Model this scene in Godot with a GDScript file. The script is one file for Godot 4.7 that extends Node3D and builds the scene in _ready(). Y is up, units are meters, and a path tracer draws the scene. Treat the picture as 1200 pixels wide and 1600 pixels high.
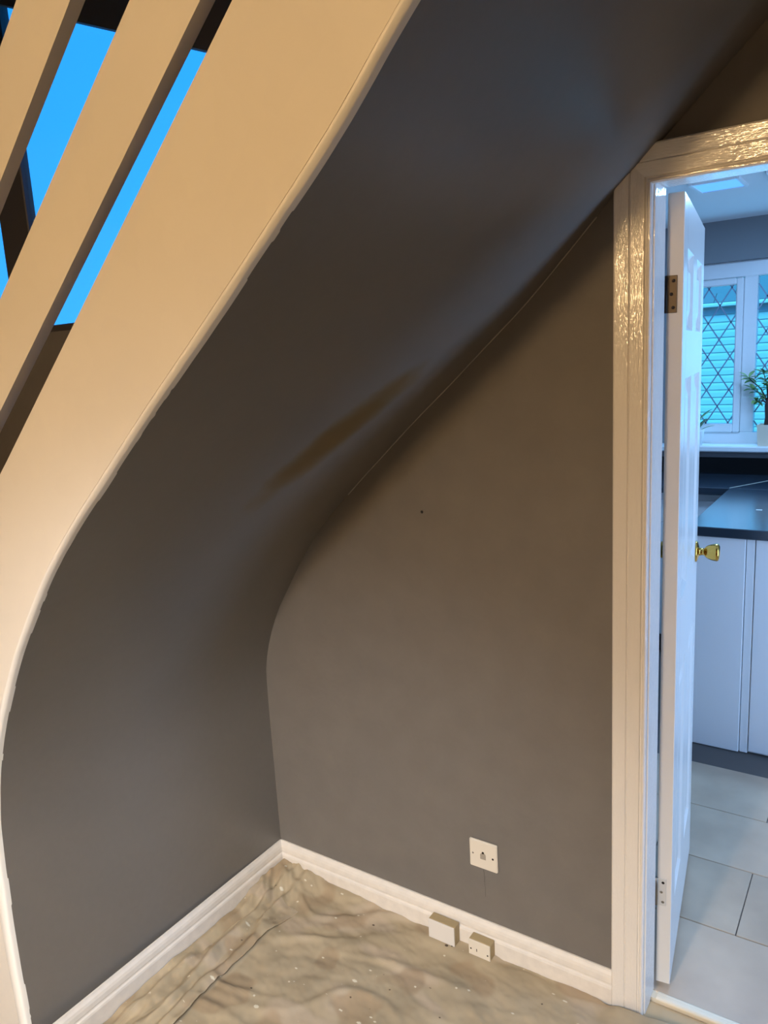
extends Node3D
# An under-stair alcove being redecorated: curved grey plaster under a staircase, a cream string board,
# a white door standing open to a kitchen lit by daylight.

var M := {}
var taken := {}

const CAM := Vector3(1.66611, 1.65784, 1.70890)
const FLOOR_Y := -0.022
const XJ := 1.2243          # hinge jamb of the doorway
const XR := 1.8450          # the opposite jamb
const HEAD_Y := 1.990

# ------------------------------------------------------------------ scene graph helpers
func numbered(called: String) -> String:
	if not taken.has(called):
		taken[called] = 0
		return called
	taken[called] += 1
	return "%s_%03d" % [called, taken[called]]

func tag(o: Node3D, label := "", category := "", group := "", kind := "") -> Node3D:
	if label: o.set_meta("label", label)
	if category: o.set_meta("category", category)
	if group: o.set_meta("group", group)
	if kind: o.set_meta("kind", kind)
	return o

func thing(called: String, label: String, category: String, at := Vector3.ZERO, group := "") -> Node3D:
	var o := Node3D.new()
	o.name = numbered(called)
	add_child(o, true)
	o.position = at
	tag(o, label, category, group)
	return o

func obj(called: String, st: SurfaceTool, m: Material, parent: Node3D = null, at := Vector3.ZERO) -> MeshInstance3D:
	var o := MeshInstance3D.new()
	st.generate_normals()
	o.mesh = st.commit()
	o.material_override = m
	if parent == null:
		o.name = numbered(called)
		add_child(o, true)
	else:
		o.name = called
		parent.add_child(o, true)
	o.position = at
	return o

func share(called: String, mesh: Mesh, m: Material, parent: Node3D, tr: Transform3D) -> MeshInstance3D:
	var o := MeshInstance3D.new()
	o.mesh = mesh
	o.material_override = m
	o.name = called
	parent.add_child(o, true)
	o.transform = tr
	return o

func struct(called: String, st: SurfaceTool, m: Material, label: String, category := "") -> MeshInstance3D:
	var o := obj(called, st, m)
	tag(o, label, category, "", "structure")
	return o

# ------------------------------------------------------------------ mesh helpers
func mb(smooth := false) -> SurfaceTool:
	var st := SurfaceTool.new()
	st.begin(Mesh.PRIMITIVE_TRIANGLES)
	st.set_smooth_group(0 if smooth else -1)
	return st

func uv_of(p: Vector3, n: Vector3) -> Vector2:
	var a := n.abs()
	if a.x >= a.y and a.x >= a.z: return Vector2(p.z, p.y)
	if a.y >= a.z: return Vector2(p.x, p.z)
	return Vector2(p.x, p.y)

# a convex face, turned so that its front looks along «out»
func face(st: SurfaceTool, pts: Array, out: Vector3) -> void:
	var n: Vector3 = (pts[1] - pts[0]).cross(pts[2] - pts[0])
	if n.length() < 1e-12 and pts.size() > 3:
		n = (pts[2] - pts[0]).cross(pts[3] - pts[0])
	var ps := pts.duplicate()
	if n.dot(out) > 0.0: ps.reverse()       # front faces run clockwise
	for i in range(1, ps.size() - 1):
		for p in [ps[0], ps[i], ps[i + 1]]:
			st.set_uv(uv_of(p, n))
			st.add_vertex(p)

func quad_uv(st: SurfaceTool, p: Array, uv: Array, out: Vector3) -> void:
	var n: Vector3 = (p[1] - p[0]).cross(p[2] - p[0])
	if n.length() < 1e-12: n = (p[2] - p[0]).cross(p[3] - p[0])
	var order := [0, 1, 2, 0, 2, 3]
	if n.dot(out) > 0.0: order = [0, 2, 1, 0, 3, 2]
	for i in order:
		st.set_uv(uv[i])
		st.add_vertex(p[i])

func box(st: SurfaceTool, lo: Vector3, hi: Vector3, b := 0.0) -> void:
	var c := (lo + hi) / 2.0
	var h := (hi - lo) / 2.0
	b = minf(b, minf(h.x, minf(h.y, h.z)) * 0.95)
	var g := h - Vector3.ONE * b
	var s := [-1.0, 1.0]
	for a in s:
		face(st, [c + Vector3(a * h.x, -g.y, -g.z), c + Vector3(a * h.x, g.y, -g.z), c + Vector3(a * h.x, g.y, g.z), c + Vector3(a * h.x, -g.y, g.z)], Vector3(a, 0, 0))
		face(st, [c + Vector3(-g.x, a * h.y, -g.z), c + Vector3(g.x, a * h.y, -g.z), c + Vector3(g.x, a * h.y, g.z), c + Vector3(-g.x, a * h.y, g.z)], Vector3(0, a, 0))
		face(st, [c + Vector3(-g.x, -g.y, a * h.z), c + Vector3(g.x, -g.y, a * h.z), c + Vector3(g.x, g.y, a * h.z), c + Vector3(-g.x, g.y, a * h.z)], Vector3(0, 0, a))
	if b <= 0.0: return
	for a in s:
		for e in s:
			face(st, [c + Vector3(a * h.x, e * g.y, -g.z), c + Vector3(a * h.x, e * g.y, g.z), c + Vector3(a * g.x, e * h.y, g.z), c + Vector3(a * g.x, e * h.y, -g.z)], Vector3(a, e, 0))
			face(st, [c + Vector3(a * h.x, -g.y, e * g.z), c + Vector3(a * h.x, g.y, e * g.z), c + Vector3(a * g.x, g.y, e * h.z), c + Vector3(a * g.x, -g.y, e * h.z)], Vector3(a, 0, e))
			face(st, [c + Vector3(-g.x, a * h.y, e * g.z), c + Vector3(g.x, a * h.y, e * g.z), c + Vector3(g.x, a * g.y, e * h.z), c + Vector3(-g.x, a * g.y, e * h.z)], Vector3(0, a, e))
			for f in s:
				face(st, [c + Vector3(a * h.x, e * g.y, f * g.z), c + Vector3(a * g.x, e * h.y, f * g.z), c + Vector3(a * g.x, e * g.y, f * h.z)], Vector3(a, e, f))

# a wall as boxes between breaks; cells whose centre lies in a hole [x0,y0,x1,y1] are left open.  axis: "z" (x,y cells) "x" (z,y cells) "y" (x,z cells)
func holed(st: SurfaceTool, axis: String, us: Array, vs: Array, d0: float, d1: float, holes: Array) -> void:
	for i in us.size() - 1:
		for j in vs.size() - 1:
			var cu: float = (us[i] + us[i + 1]) / 2.0
			var cv: float = (vs[j] + vs[j + 1]) / 2.0
			var open := false
			for h in holes:
				if cu > h[0] and cu < h[2] and cv > h[1] and cv < h[3]: open = true
			if open: continue
			if axis == "z": box(st, Vector3(us[i], vs[j], d0), Vector3(us[i + 1], vs[j + 1], d1))
			elif axis == "x": box(st, Vector3(d0, vs[j], us[i]), Vector3(d1, vs[j + 1], us[i + 1]))
			else: box(st, Vector3(us[i], d0, vs[j]), Vector3(us[i + 1], d1, vs[j + 1]))

# profile (d, t) points swept along pts; ws are the directions of d at each point (mitred), td that of t
func sweep(st: SurfaceTool, prof: Array, pts: Array, ws: Array, td: Vector3, caps := true) -> void:
	var mid := Vector2.ZERO
	for q in prof: mid += q / prof.size()
	var run := 0.0
	for i in pts.size() - 1:
		var seg: float = (pts[i + 1] - pts[i]).length()
		var vrun := 0.0
		for k in prof.size():
			var q0: Vector2 = prof[k]
			var q1: Vector2 = prof[(k + 1) % prof.size()]
			var w: float = (q1 - q0).length()
			var a0: Vector3 = pts[i] + ws[i] * q0.x + td * q0.y
			var a1: Vector3 = pts[i] + ws[i] * q1.x + td * q1.y
			var b0: Vector3 = pts[i + 1] + ws[i + 1] * q0.x + td * q0.y
			var b1: Vector3 = pts[i + 1] + ws[i + 1] * q1.x + td * q1.y
			var m2 := (q0 + q1) / 2.0 - mid
			var e := q1 - q0
			var n2 := Vector2(e.y, -e.x)
			# signed area decides which side is out
			var area := 0.0
			for z in prof.size():
				var r0: Vector2 = prof[z]
				var r1: Vector2 = prof[(z + 1) % prof.size()]
				area += r0.x * r1.y - r1.x * r0.y
			if area < 0.0: n2 = -n2
			var out: Vector3 = ws[i] * n2.x + td * n2.y
			quad_uv(st, [a0, a1, b1, b0], [Vector2(vrun, run), Vector2(vrun + w, run), Vector2(vrun + w, run + seg), Vector2(vrun, run + seg)], out)
			vrun += w
		run += seg
	if caps:
		var poly := PackedVector2Array(prof)
		var idx := Geometry2D.triangulate_polygon(poly)
		for e in [0, pts.size() - 1]:
			var out: Vector3 = (pts[0] - pts[1]) if e == 0 else (pts[e] - pts[e - 1])
			for t in range(0, idx.size(), 3):
				var tri := []
				for z in 3:
					var q: Vector2 = poly[idx[t + z]]
					tri.append(pts[e] + ws[e] * q.x + td * q.y)
				face(st, tri, out)

# flat polygon in x,y extruded from z0 to z1
func slab(st: SurfaceTool, poly: Array, z0: float, z1: float) -> void:
	var pk := PackedVector2Array(poly)
	var idx := Geometry2D.triangulate_polygon(pk)
	for t in range(0, idx.size(), 3):
		for z in [z0, z1]:
			var tri := []
			for k in 3: tri.append(Vector3(pk[idx[t + k]].x, pk[idx[t + k]].y, z))
			face(st, tri, Vector3(0, 0, z - (z0 + z1) / 2.0))
	var cw := Geometry2D.is_polygon_clockwise(pk)
	for i in pk.size():
		var a := pk[i]
		var b := pk[(i + 1) % pk.size()]
		var e := b - a
		var n := Vector3(e.y, -e.x, 0) * (-1.0 if cw else 1.0)
		face(st, [Vector3(a.x, a.y, z0), Vector3(b.x, b.y, z0), Vector3(b.x, b.y, z1), Vector3(a.x, a.y, z1)], n)

# lathe of (radius, along) about an axis
func lathe(st: SurfaceTool, prof: Array, at: Vector3, axis: Vector3, n := 28) -> void:
	axis = axis.normalized()
	var u := axis.cross(Vector3(0.31, 0.85, 0.42)).normalized()
	var v := axis.cross(u)
	for i in prof.size() - 1:
		for k in n:
			var a0 := TAU * k / n
			var a1 := TAU * (k + 1) / n
			var d0 := u * cos(a0) + v * sin(a0)
			var d1 := u * cos(a1) + v * sin(a1)
			var p: Vector2 = prof[i]
			var q: Vector2 = prof[i + 1]
			var e := q - p
			var out := (d0 + d1) * 0.5 * e.y - axis * e.x
			var pts := [at + d0 * p.x + axis * p.y, at + d1 * p.x + axis * p.y, at + d1 * q.x + axis * q.y, at + d0 * q.x + axis * q.y]
			if p.x < 1e-6: pts.remove_at(1)
			elif q.x < 1e-6: pts.remove_at(2)
			face(st, pts, out)

func tube(st: SurfaceTool, pts: Array, rad, n := 8) -> void:
	for i in pts.size() - 1:
		var r0: float = rad[i] if rad is Array else rad
		var r1: float = rad[i + 1] if rad is Array else rad
		var t0: Vector3 = (pts[mini(i + 1, pts.size() - 1)] - pts[maxi(i - 1, 0)]).normalized()
		var t1: Vector3 = (pts[mini(i + 2, pts.size() - 1)] - pts[i]).normalized()
		var ref := Vector3(0.13, 0.3, 0.94)
		var u0 := t0.cross(ref).normalized()
		var u1 := t1.cross(ref).normalized()
		for k in n:
			var a0 := TAU * k / n
			var a1 := TAU * (k + 1) / n
			var c0 := u0 * cos(a0) + t0.cross(u0) * sin(a0)
			var c1 := u0 * cos(a1) + t0.cross(u0) * sin(a1)
			var e0 := u1 * cos(a0) + t1.cross(u1) * sin(a0)
			var e1 := u1 * cos(a1) + t1.cross(u1) * sin(a1)
			face(st, [pts[i] + c0 * r0, pts[i] + c1 * r0, pts[i + 1] + e1 * r1, pts[i + 1] + e0 * r1], c0 + c1)

# ------------------------------------------------------------------ materials
func mat(c: Color, rough := 0.6, metal := 0.0, spec := 0.5) -> StandardMaterial3D:
	var m := StandardMaterial3D.new()
	m.albedo_color = c
	m.roughness = rough
	m.metallic = metal
	m.metallic_specular = spec
	return m

func c8(r: int, g: int, b: int) -> Color:
	return Color(r / 255.0, g / 255.0, b / 255.0)

func noise(freq: float, oct: int, sd: int) -> FastNoiseLite:
	var n := FastNoiseLite.new()
	n.seed = sd
	n.noise_type = FastNoiseLite.TYPE_SIMPLEX_SMOOTH
	n.frequency = freq
	n.fractal_octaves = oct
	return n

# brush marks: a normal map of streaks along v
func brush_normal(sd: int, strength: float) -> ImageTexture:
	var w := 256
	var h := 256
	var n := noise(1.0, 3, sd)
	var n2 := noise(1.0, 2, sd + 7)
	var img := Image.create(w, h, false, Image.FORMAT_RGBA8)
	for y in h:
		for x in w:
			var u := float(x) / w
			var v := float(y) / h
			# wrapped streaks: long along v, fine across u
			var a := TAU * u
			var g := 0.5 + 0.35 * n.get_noise_3d(cos(a) * 9.0, sin(a) * 9.0, sin(TAU * v) * 1.1 + 3.0) + 0.22 * n2.get_noise_3d(cos(a) * 4.0, sin(a) * 4.0, cos(TAU * v) * 2.6)
			img.set_pixel(x, y, Color(g, g, g))
	img.bump_map_to_normal_map(strength)
	img.generate_mipmaps()
	return ImageTexture.create_from_image(img)

func mottle(base: Color, amp: float, sd: int, size := 256, freq := 0.02) -> ImageTexture:
	var n := noise(freq, 4, sd)
	var src := n.get_seamless_image(size, size, false, false, 0.2, true)
	var img := Image.create(size, size, false, Image.FORMAT_RGBA8)
	for y in size:
		for x in size:
			var g: float = (src.get_pixel(x, y).r - 0.5) * 2.0 * amp
			img.set_pixel(x, y, Color(base.r + g, base.g + g, base.b + g * 0.9))
	img.generate_mipmaps()
	return ImageTexture.create_from_image(img)

func orange_peel(sd: int) -> ImageTexture:
	var src := noise(0.06, 3, sd).get_seamless_image(256, 256, false, false, 0.2, true)
	src.convert(Image.FORMAT_RGBA8)
	src.bump_map_to_normal_map(2.0)
	src.generate_mipmaps()
	return ImageTexture.create_from_image(src)

func make_materials() -> void:
	# grey emulsion with the faint relief a roller leaves
	var peel := orange_peel(5)
	var g := mat(c8(255, 255, 255), 0.62, 0.0, 0.35)
	g.albedo_texture = mottle(c8(118, 114, 109), 0.012, 3)
	g.normal_enabled = true
	g.normal_texture = peel
	g.normal_scale = 0.12
	g.uv1_triplanar = true
	g.uv1_world_triplanar = true
	g.uv1_scale = Vector3.ONE * 1.3
	M.grey = g
	# gloss paint with brush marks, along the piece
	for pair in [["gloss_v", false], ["gloss_h", true]]:
		var p := mat(c8(236, 231, 224), 0.13, 0.0, 0.55)
		p.normal_enabled = true
		p.normal_texture = brush_normal(11, 5.0)
		p.normal_scale = 0.32
		p.uv1_scale = Vector3(9.0, 4.0, 1.0)
		M[pair[0]] = p
	M.gloss = mat(c8(224, 221, 216), 0.27, 0.0, 0.3)
	M.bead = mat(c8(248, 244, 236), 0.4, 0.0, 0.4)
	M.satin = mat(c8(238, 231, 219), 0.42, 0.0, 0.4)
	var s := mat(c8(255, 255, 255), 0.45, 0.0, 0.4)
	s.albedo_texture = mottle(c8(237, 230, 218), 0.010, 17, 256, 0.012)
	s.uv1_triplanar = true
	s.uv1_world_triplanar = true
	s.uv1_scale = Vector3.ONE * 0.8
	M.string = s
	var b := mat(c8(255, 255, 255), 0.4, 0.0, 0.4)
	b.albedo_texture = mottle(c8(230, 223, 213), 0.025, 23, 256, 0.03)
	b.uv1_triplanar = true
	b.uv1_world_triplanar = true
	b.uv1_scale = Vector3.ONE * 3.0
	M.skirting = b
	M.plastic = mat(c8(228, 220, 205), 0.35)
	M.plastic_white = mat(c8(226, 222, 216), 0.35)
	M.dark = mat(c8(28, 26, 25), 0.7)
	M.steel = mat(c8(150, 142, 130), 0.35, 0.9)
	M.screw_dark = mat(c8(40, 34, 30), 0.45, 0.6)
	M.hinge = mat(c8(84, 72, 56), 0.45, 0.6)
	M.painted_hinge = mat(c8(205, 203, 198), 0.35)
	M.brass = mat(c8(214, 170, 84), 0.16, 1.0)
	M.aluminium = mat(c8(236, 226, 204), 0.5, 0.15)
	M.kitchen_wall = mat(c8(128, 130, 134), 0.7)
	M.kitchen_ceiling = mat(c8(235, 235, 235), 0.8)
	M.cabinet = mat(c8(244, 246, 248), 0.3)
	M.cabinet_gap = mat(c8(70, 72, 76), 0.6)
	M.upvc = mat(c8(232, 234, 236), 0.28)
	M.lead = mat(c8(128, 146, 170), 0.5, 0.3)
	var wt := mat(c8(44, 54, 66), 0.20, 0.0, 1.0)
	M.worktop = wt
	M.worktop_edge = mat(c8(16, 17, 20), 0.5)
	M.upstand = mat(c8(14, 14, 17), 0.3)
	M.tile_strip = mat(c8(120, 122, 128), 0.4)
	var glass := mat(Color(0.6, 0.85, 1.0, 0.03), 0.02, 0.0, 0.5)
	glass.transparency = BaseMaterial3D.TRANSPARENCY_ALPHA
	M.glass = glass
	M.leaf_a = mat(c8(74, 112, 62), 0.45)
	M.leaf_b = mat(c8(126, 158, 92), 0.45)
	for k in ["leaf_a", "leaf_b"]:
		M[k].backlight_enabled = true
		M[k].backlight = Color(0.12, 0.2, 0.06)
	M.bark = mat(c8(66, 44, 36), 0.8)
	M.soil = mat(c8(48, 36, 28), 0.95)
	M.pot = mat(c8(222, 208, 186), 0.6)
	M.pot_white = mat(c8(236, 236, 234), 0.35)
	M.grass = mat(c8(70, 84, 60), 0.95)
	M.board = mat(c8(206, 220, 220), 0.6)
	M.roof_tile = mat(c8(120, 122, 128), 0.8)
	M.plaster_white = mat(c8(226, 220, 210), 0.85)
	M.lamp_glass = mat(c8(255, 240, 214), 0.4)
	M.lamp_glass.emission_enabled = true
	M.lamp_glass.emission = Color(1.0, 0.72, 0.38)
	M.lamp_glass.emission_energy_multiplier = 4.0
	M.crack = mat(c8(84, 80, 76), 0.8)
	M.box_lamplight_tint = mat(c8(176, 156, 118), 0.6)  # tan stands in for warm lamplight on the white boxes
	M.caulk = mat(c8(172, 166, 156), 0.6)
	# laminate of the hall floor, seen in a sliver at the doorway
	M.laminate = mat(c8(190, 168, 134), 0.7, 0.0, 0.2)
	M.laminate_b = mat(c8(182, 160, 126), 0.7, 0.0, 0.2)
	for i in 3:
		var t := mat(c8(255, 255, 255), 0.28, 0.0, 0.5)
		var base := [c8(188, 169, 147), c8(182, 164, 142), c8(194, 175, 152)]
		t.albedo_texture = mottle(base[i], 0.05, 40 + i, 256, 0.012)
		t.uv1_triplanar = true
		t.uv1_world_triplanar = true
		t.uv1_offset = Vector3(0.31 * i, 0.17 * i, 0.23 * i)
		t.uv1_scale = Vector3.ONE * 1.1
		M["tile%d" % i] = t
	M.grout = mat(c8(98, 94, 92), 0.85)
	M.landing_frame = mat(c8(70, 66, 64), 0.5)
	M.tread = mat(c8(84, 74, 66), 0.9)
	M.hall_fill_pane = mat(c8(240, 240, 240), 0.3)
	M.hall_fill_pane.emission_enabled = true
	M.hall_fill_pane.emission = Color(0.75, 0.88, 1.0)
	M.hall_fill_pane.emission_energy_multiplier = 0.25
	M.led_panel = mat(c8(220, 240, 255), 0.4)
	M.led_panel.emission_enabled = true
	M.led_panel.emission = Color(0.10, 0.50, 1.0)
	M.led_panel.emission_energy_multiplier = 0.9
	M.fill_spot_lens = mat(c8(235, 240, 245), 0.4)  # glowing lens of the added ceiling fill spots
	M.fill_spot_lens.emission_enabled = true
	M.fill_spot_lens.emission = Color(0.86, 0.94, 1.0)
	M.fill_spot_lens.emission_energy_multiplier = 2.0
	M.kitchen_fill_pane = mat(c8(225, 235, 245), 0.3)
	M.kitchen_fill_pane.emission_enabled = true
	M.kitchen_fill_pane.emission = Color(0.30, 0.66, 1.0)
	M.kitchen_fill_pane.emission_energy_multiplier = 1.0
	M.sheet = sheet_material()

func sheet_material() -> StandardMaterial3D:
	var S := 1024                 # 2.0 m by 1.6 m of cloth: u = x / 2.0, v = z / 1.6
	var img := Image.create(S, S, false, Image.FORMAT_RGBA8)
	var n1 := noise(1.0, 4, 71)
	var n2 := noise(1.0, 3, 72)
	var n3 := noise(1.0, 2, 73)
	for y in S:
		for x in S:
			var px := 2.0 * x / S
			var pz := 1.6 * y / S
			var a := n1.get_noise_2d(px * 3.0, pz * 6.0)
			var b := n2.get_noise_2d(px * 9.0 + 40.0, pz * 9.0)
			var st := smoothstep(0.18, 0.42, n3.get_noise_2d(px * 4.2 + 9.0, pz * 5.2 + 3.0))
			var f := 1.0 + a * 0.09 + b * 0.05
			var c := Color(0.700 * f, 0.640 * f, 0.535 * f)
			c = c.lerp(Color(0.76, 0.695, 0.615), 0.6 * smoothstep(0.15, 0.45, n3.get_noise_2d(px * 2.6 - 4.0, pz * 6.0 + 20.0)))
			c = c.lerp(Color(0.62, 0.535, 0.43), st * 0.5)
			var weave := 0.0
			img.set_pixel(x, y, Color(clampf(c.r + weave, 0, 1), clampf(c.g + weave, 0, 1), clampf(c.b + weave, 0, 1)))
	var rng := RandomNumberGenerator.new()
	rng.seed = 99
	# drips and flecks of old paint
	for i in 520:
		var cx := rng.randi_range(6, S - 7)
		var cy := rng.randi_range(6, S - 7)
		var r := rng.randf_range(0.6, 2.6) if rng.randf() < 0.9 else rng.randf_range(2.5, 5.0)
		var col := Color(0.87, 0.84, 0.76) if rng.randf() < 0.75 else Color(0.33, 0.29, 0.25)
		var sq := rng.randf_range(0.5, 1.0)
		for dy in range(-6, 7):
			for dx in range(-6, 7):
				if dx * dx + dy * dy / (sq * sq) <= r * r:
					img.set_pixel(clampi(cx + dx, 0, S - 1), clampi(cy + dy, 0, S - 1), col)
	img.generate_mipmaps()
	var m := mat(Color.WHITE, 0.92, 0.0, 0.2)
	m.albedo_texture = ImageTexture.create_from_image(img)
	return m

# ------------------------------------------------------------------ profiles of the plaster
func spline(raw: Array, count: int) -> PackedVector2Array:
	var cv := Curve2D.new()
	for i in raw.size():
		var p := Vector2(raw[i][0], raw[i][1])
		var pa := Vector2(raw[maxi(i - 1, 0)][0], raw[maxi(i - 1, 0)][1])
		var pb := Vector2(raw[mini(i + 1, raw.size() - 1)][0], raw[mini(i + 1, raw.size() - 1)][1])
		var t := (pb - pa).normalized()
		var li := (p - pa).length() / 3.0
		var lo := (pb - p).length() / 3.0
		cv.add_point(p, -t * li, t * lo)
	cv.bake_interval = 0.01
	var out := PackedVector2Array()
	var full := cv.get_baked_length()
	for i in count:
		out.append(cv.sample_baked(full * i / (count - 1), true))
	return out

const FRONT_RAW := [[-0.022, -0.03], [-0.032, 0.2], [-0.03, 0.42], [-0.015, 0.628], [0.004, 0.717], [0.031, 0.805], [0.07, 0.893], [0.116, 0.979], [0.189, 1.094], [0.261, 1.189], [0.355, 1.299], [0.46, 1.4], [0.579, 1.503], [0.684, 1.593], [0.83, 1.713], [0.967, 1.828], [1.091, 1.936], [1.201, 2.045], [1.55, 2.36], [2.5, 3.195]]
var back_profile: PackedVector2Array
var front_profile: PackedVector2Array

func make_profiles() -> void:
	back_profile = spline([[0, -0.03], [0, 0.25], [0, 0.55], [0.003, 0.684], [0.016, 0.753], [0.044, 0.834], [0.083, 0.914], [0.127, 0.983], [0.2, 1.093], [0.285, 1.198], [0.399, 1.308], [0.514, 1.411], [0.621, 1.505], [0.72, 1.587], [0.83, 1.682], [0.931, 1.769], [1.025, 1.862], [1.135, 1.973], [1.236, 2.066], [1.423, 2.241], [1.8, 2.575], [2.5, 3.195]], 90)
	front_profile = spline(FRONT_RAW, 90)

func inset(p: PackedVector2Array, d: float) -> PackedVector2Array:   # away from the alcove: left and up
	var out := PackedVector2Array()
	for i in p.size():
		var t := (p[mini(i + 1, p.size() - 1)] - p[maxi(i - 1, 0)]).normalized()
		out.append(p[i] + Vector2(-t.y, t.x) * d)
	return out

# ------------------------------------------------------------------ the world
func _ready() -> void:
	# camera
	var cam := Camera3D.new()
	cam.name = "camera"
	cam.fov = 2.0 * rad_to_deg(atan(800.0 / 1190.283))
	cam.position = CAM
	cam.rotation = Vector3(-0.194733, 0.597376, -0.056373)
	cam.near = 0.02
	add_child(cam)
	cam.current = true
	# sky: dusk-blue daylight against the warm lamp the exposure is set for
	var we := WorldEnvironment.new()
	we.name = "world_environment"
	var env := Environment.new()
	env.background_mode = Environment.BG_SKY
	var sm := ProceduralSkyMaterial.new()
	sm.sky_top_color = Color(0.02, 0.28, 0.92).linear_to_srgb()
	sm.sky_horizon_color = Color(0.035, 0.35, 1.0).linear_to_srgb()
	sm.ground_bottom_color = Color(0.02, 0.08, 0.12).linear_to_srgb()
	sm.ground_horizon_color = Color(0.03, 0.2, 0.4).linear_to_srgb()
	sm.sky_energy_multiplier = 1.3
	var sky := Sky.new()
	sky.sky_material = sm
	env.sky = sky
	env.tonemap_mode = Environment.TONE_MAPPER_LINEAR
	env.tonemap_exposure = 1.0
	env.sdfgi_enabled = true
	env.ssao_enabled = true
	env.ssil_enabled = true
	we.environment = env
	add_child(we)
	# weak daylight over the roofs, on the neighbour's wall
	var sun := DirectionalLight3D.new()
	sun.name = "sun"
	sun.light_color = Color(0.12, 0.72, 1.0).linear_to_srgb()
	sun.light_energy = 1.7
	sun.light_angular_distance = 20.0
	sun.shadow_enabled = true
	sun.rotation_degrees = Vector3(-50, 25, 0)
	add_child(sun)
	# daylight entering at the kitchen window
	area_light("kitchen_window_daylight", Vector3(1.255, 1.59, -2.80), Vector3(0, -0.1, 1), Vector2(1.34, 0.94), Color(0.17, 0.54, 1.0), 0.6)
	# fill light at the added, unseen door in the kitchen's side wall
	area_light("added_kitchen_fill", Vector3(2.90, 1.10, -0.58), Vector3(-1, 0.02, -0.35), Vector2(0.8, 1.75), Color(0.38, 0.60, 1.0), 5.2)
	
	make_materials()
	make_profiles()
	shell()
	plaster()
	skirting()
	doorway()
	staircase()
	door_leaf()
	kitchen()
	outside()
	dust_sheet()
	small_things()
	hall_lamp()

func area_light(called: String, at: Vector3, dir: Vector3, size: Vector2, col: Color, energy: float) -> void:
	var l := AreaLight3D.new()
	l.name = called
	l.area_size = size
	l.light_color = col.linear_to_srgb()
	l.light_energy = energy
	l.area_range = 12.0
	l.area_attenuation = 2.0
	l.shadow_enabled = true
	add_child(l)
	l.look_at_from_position(at, at + dir, Vector3.UP)

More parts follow.
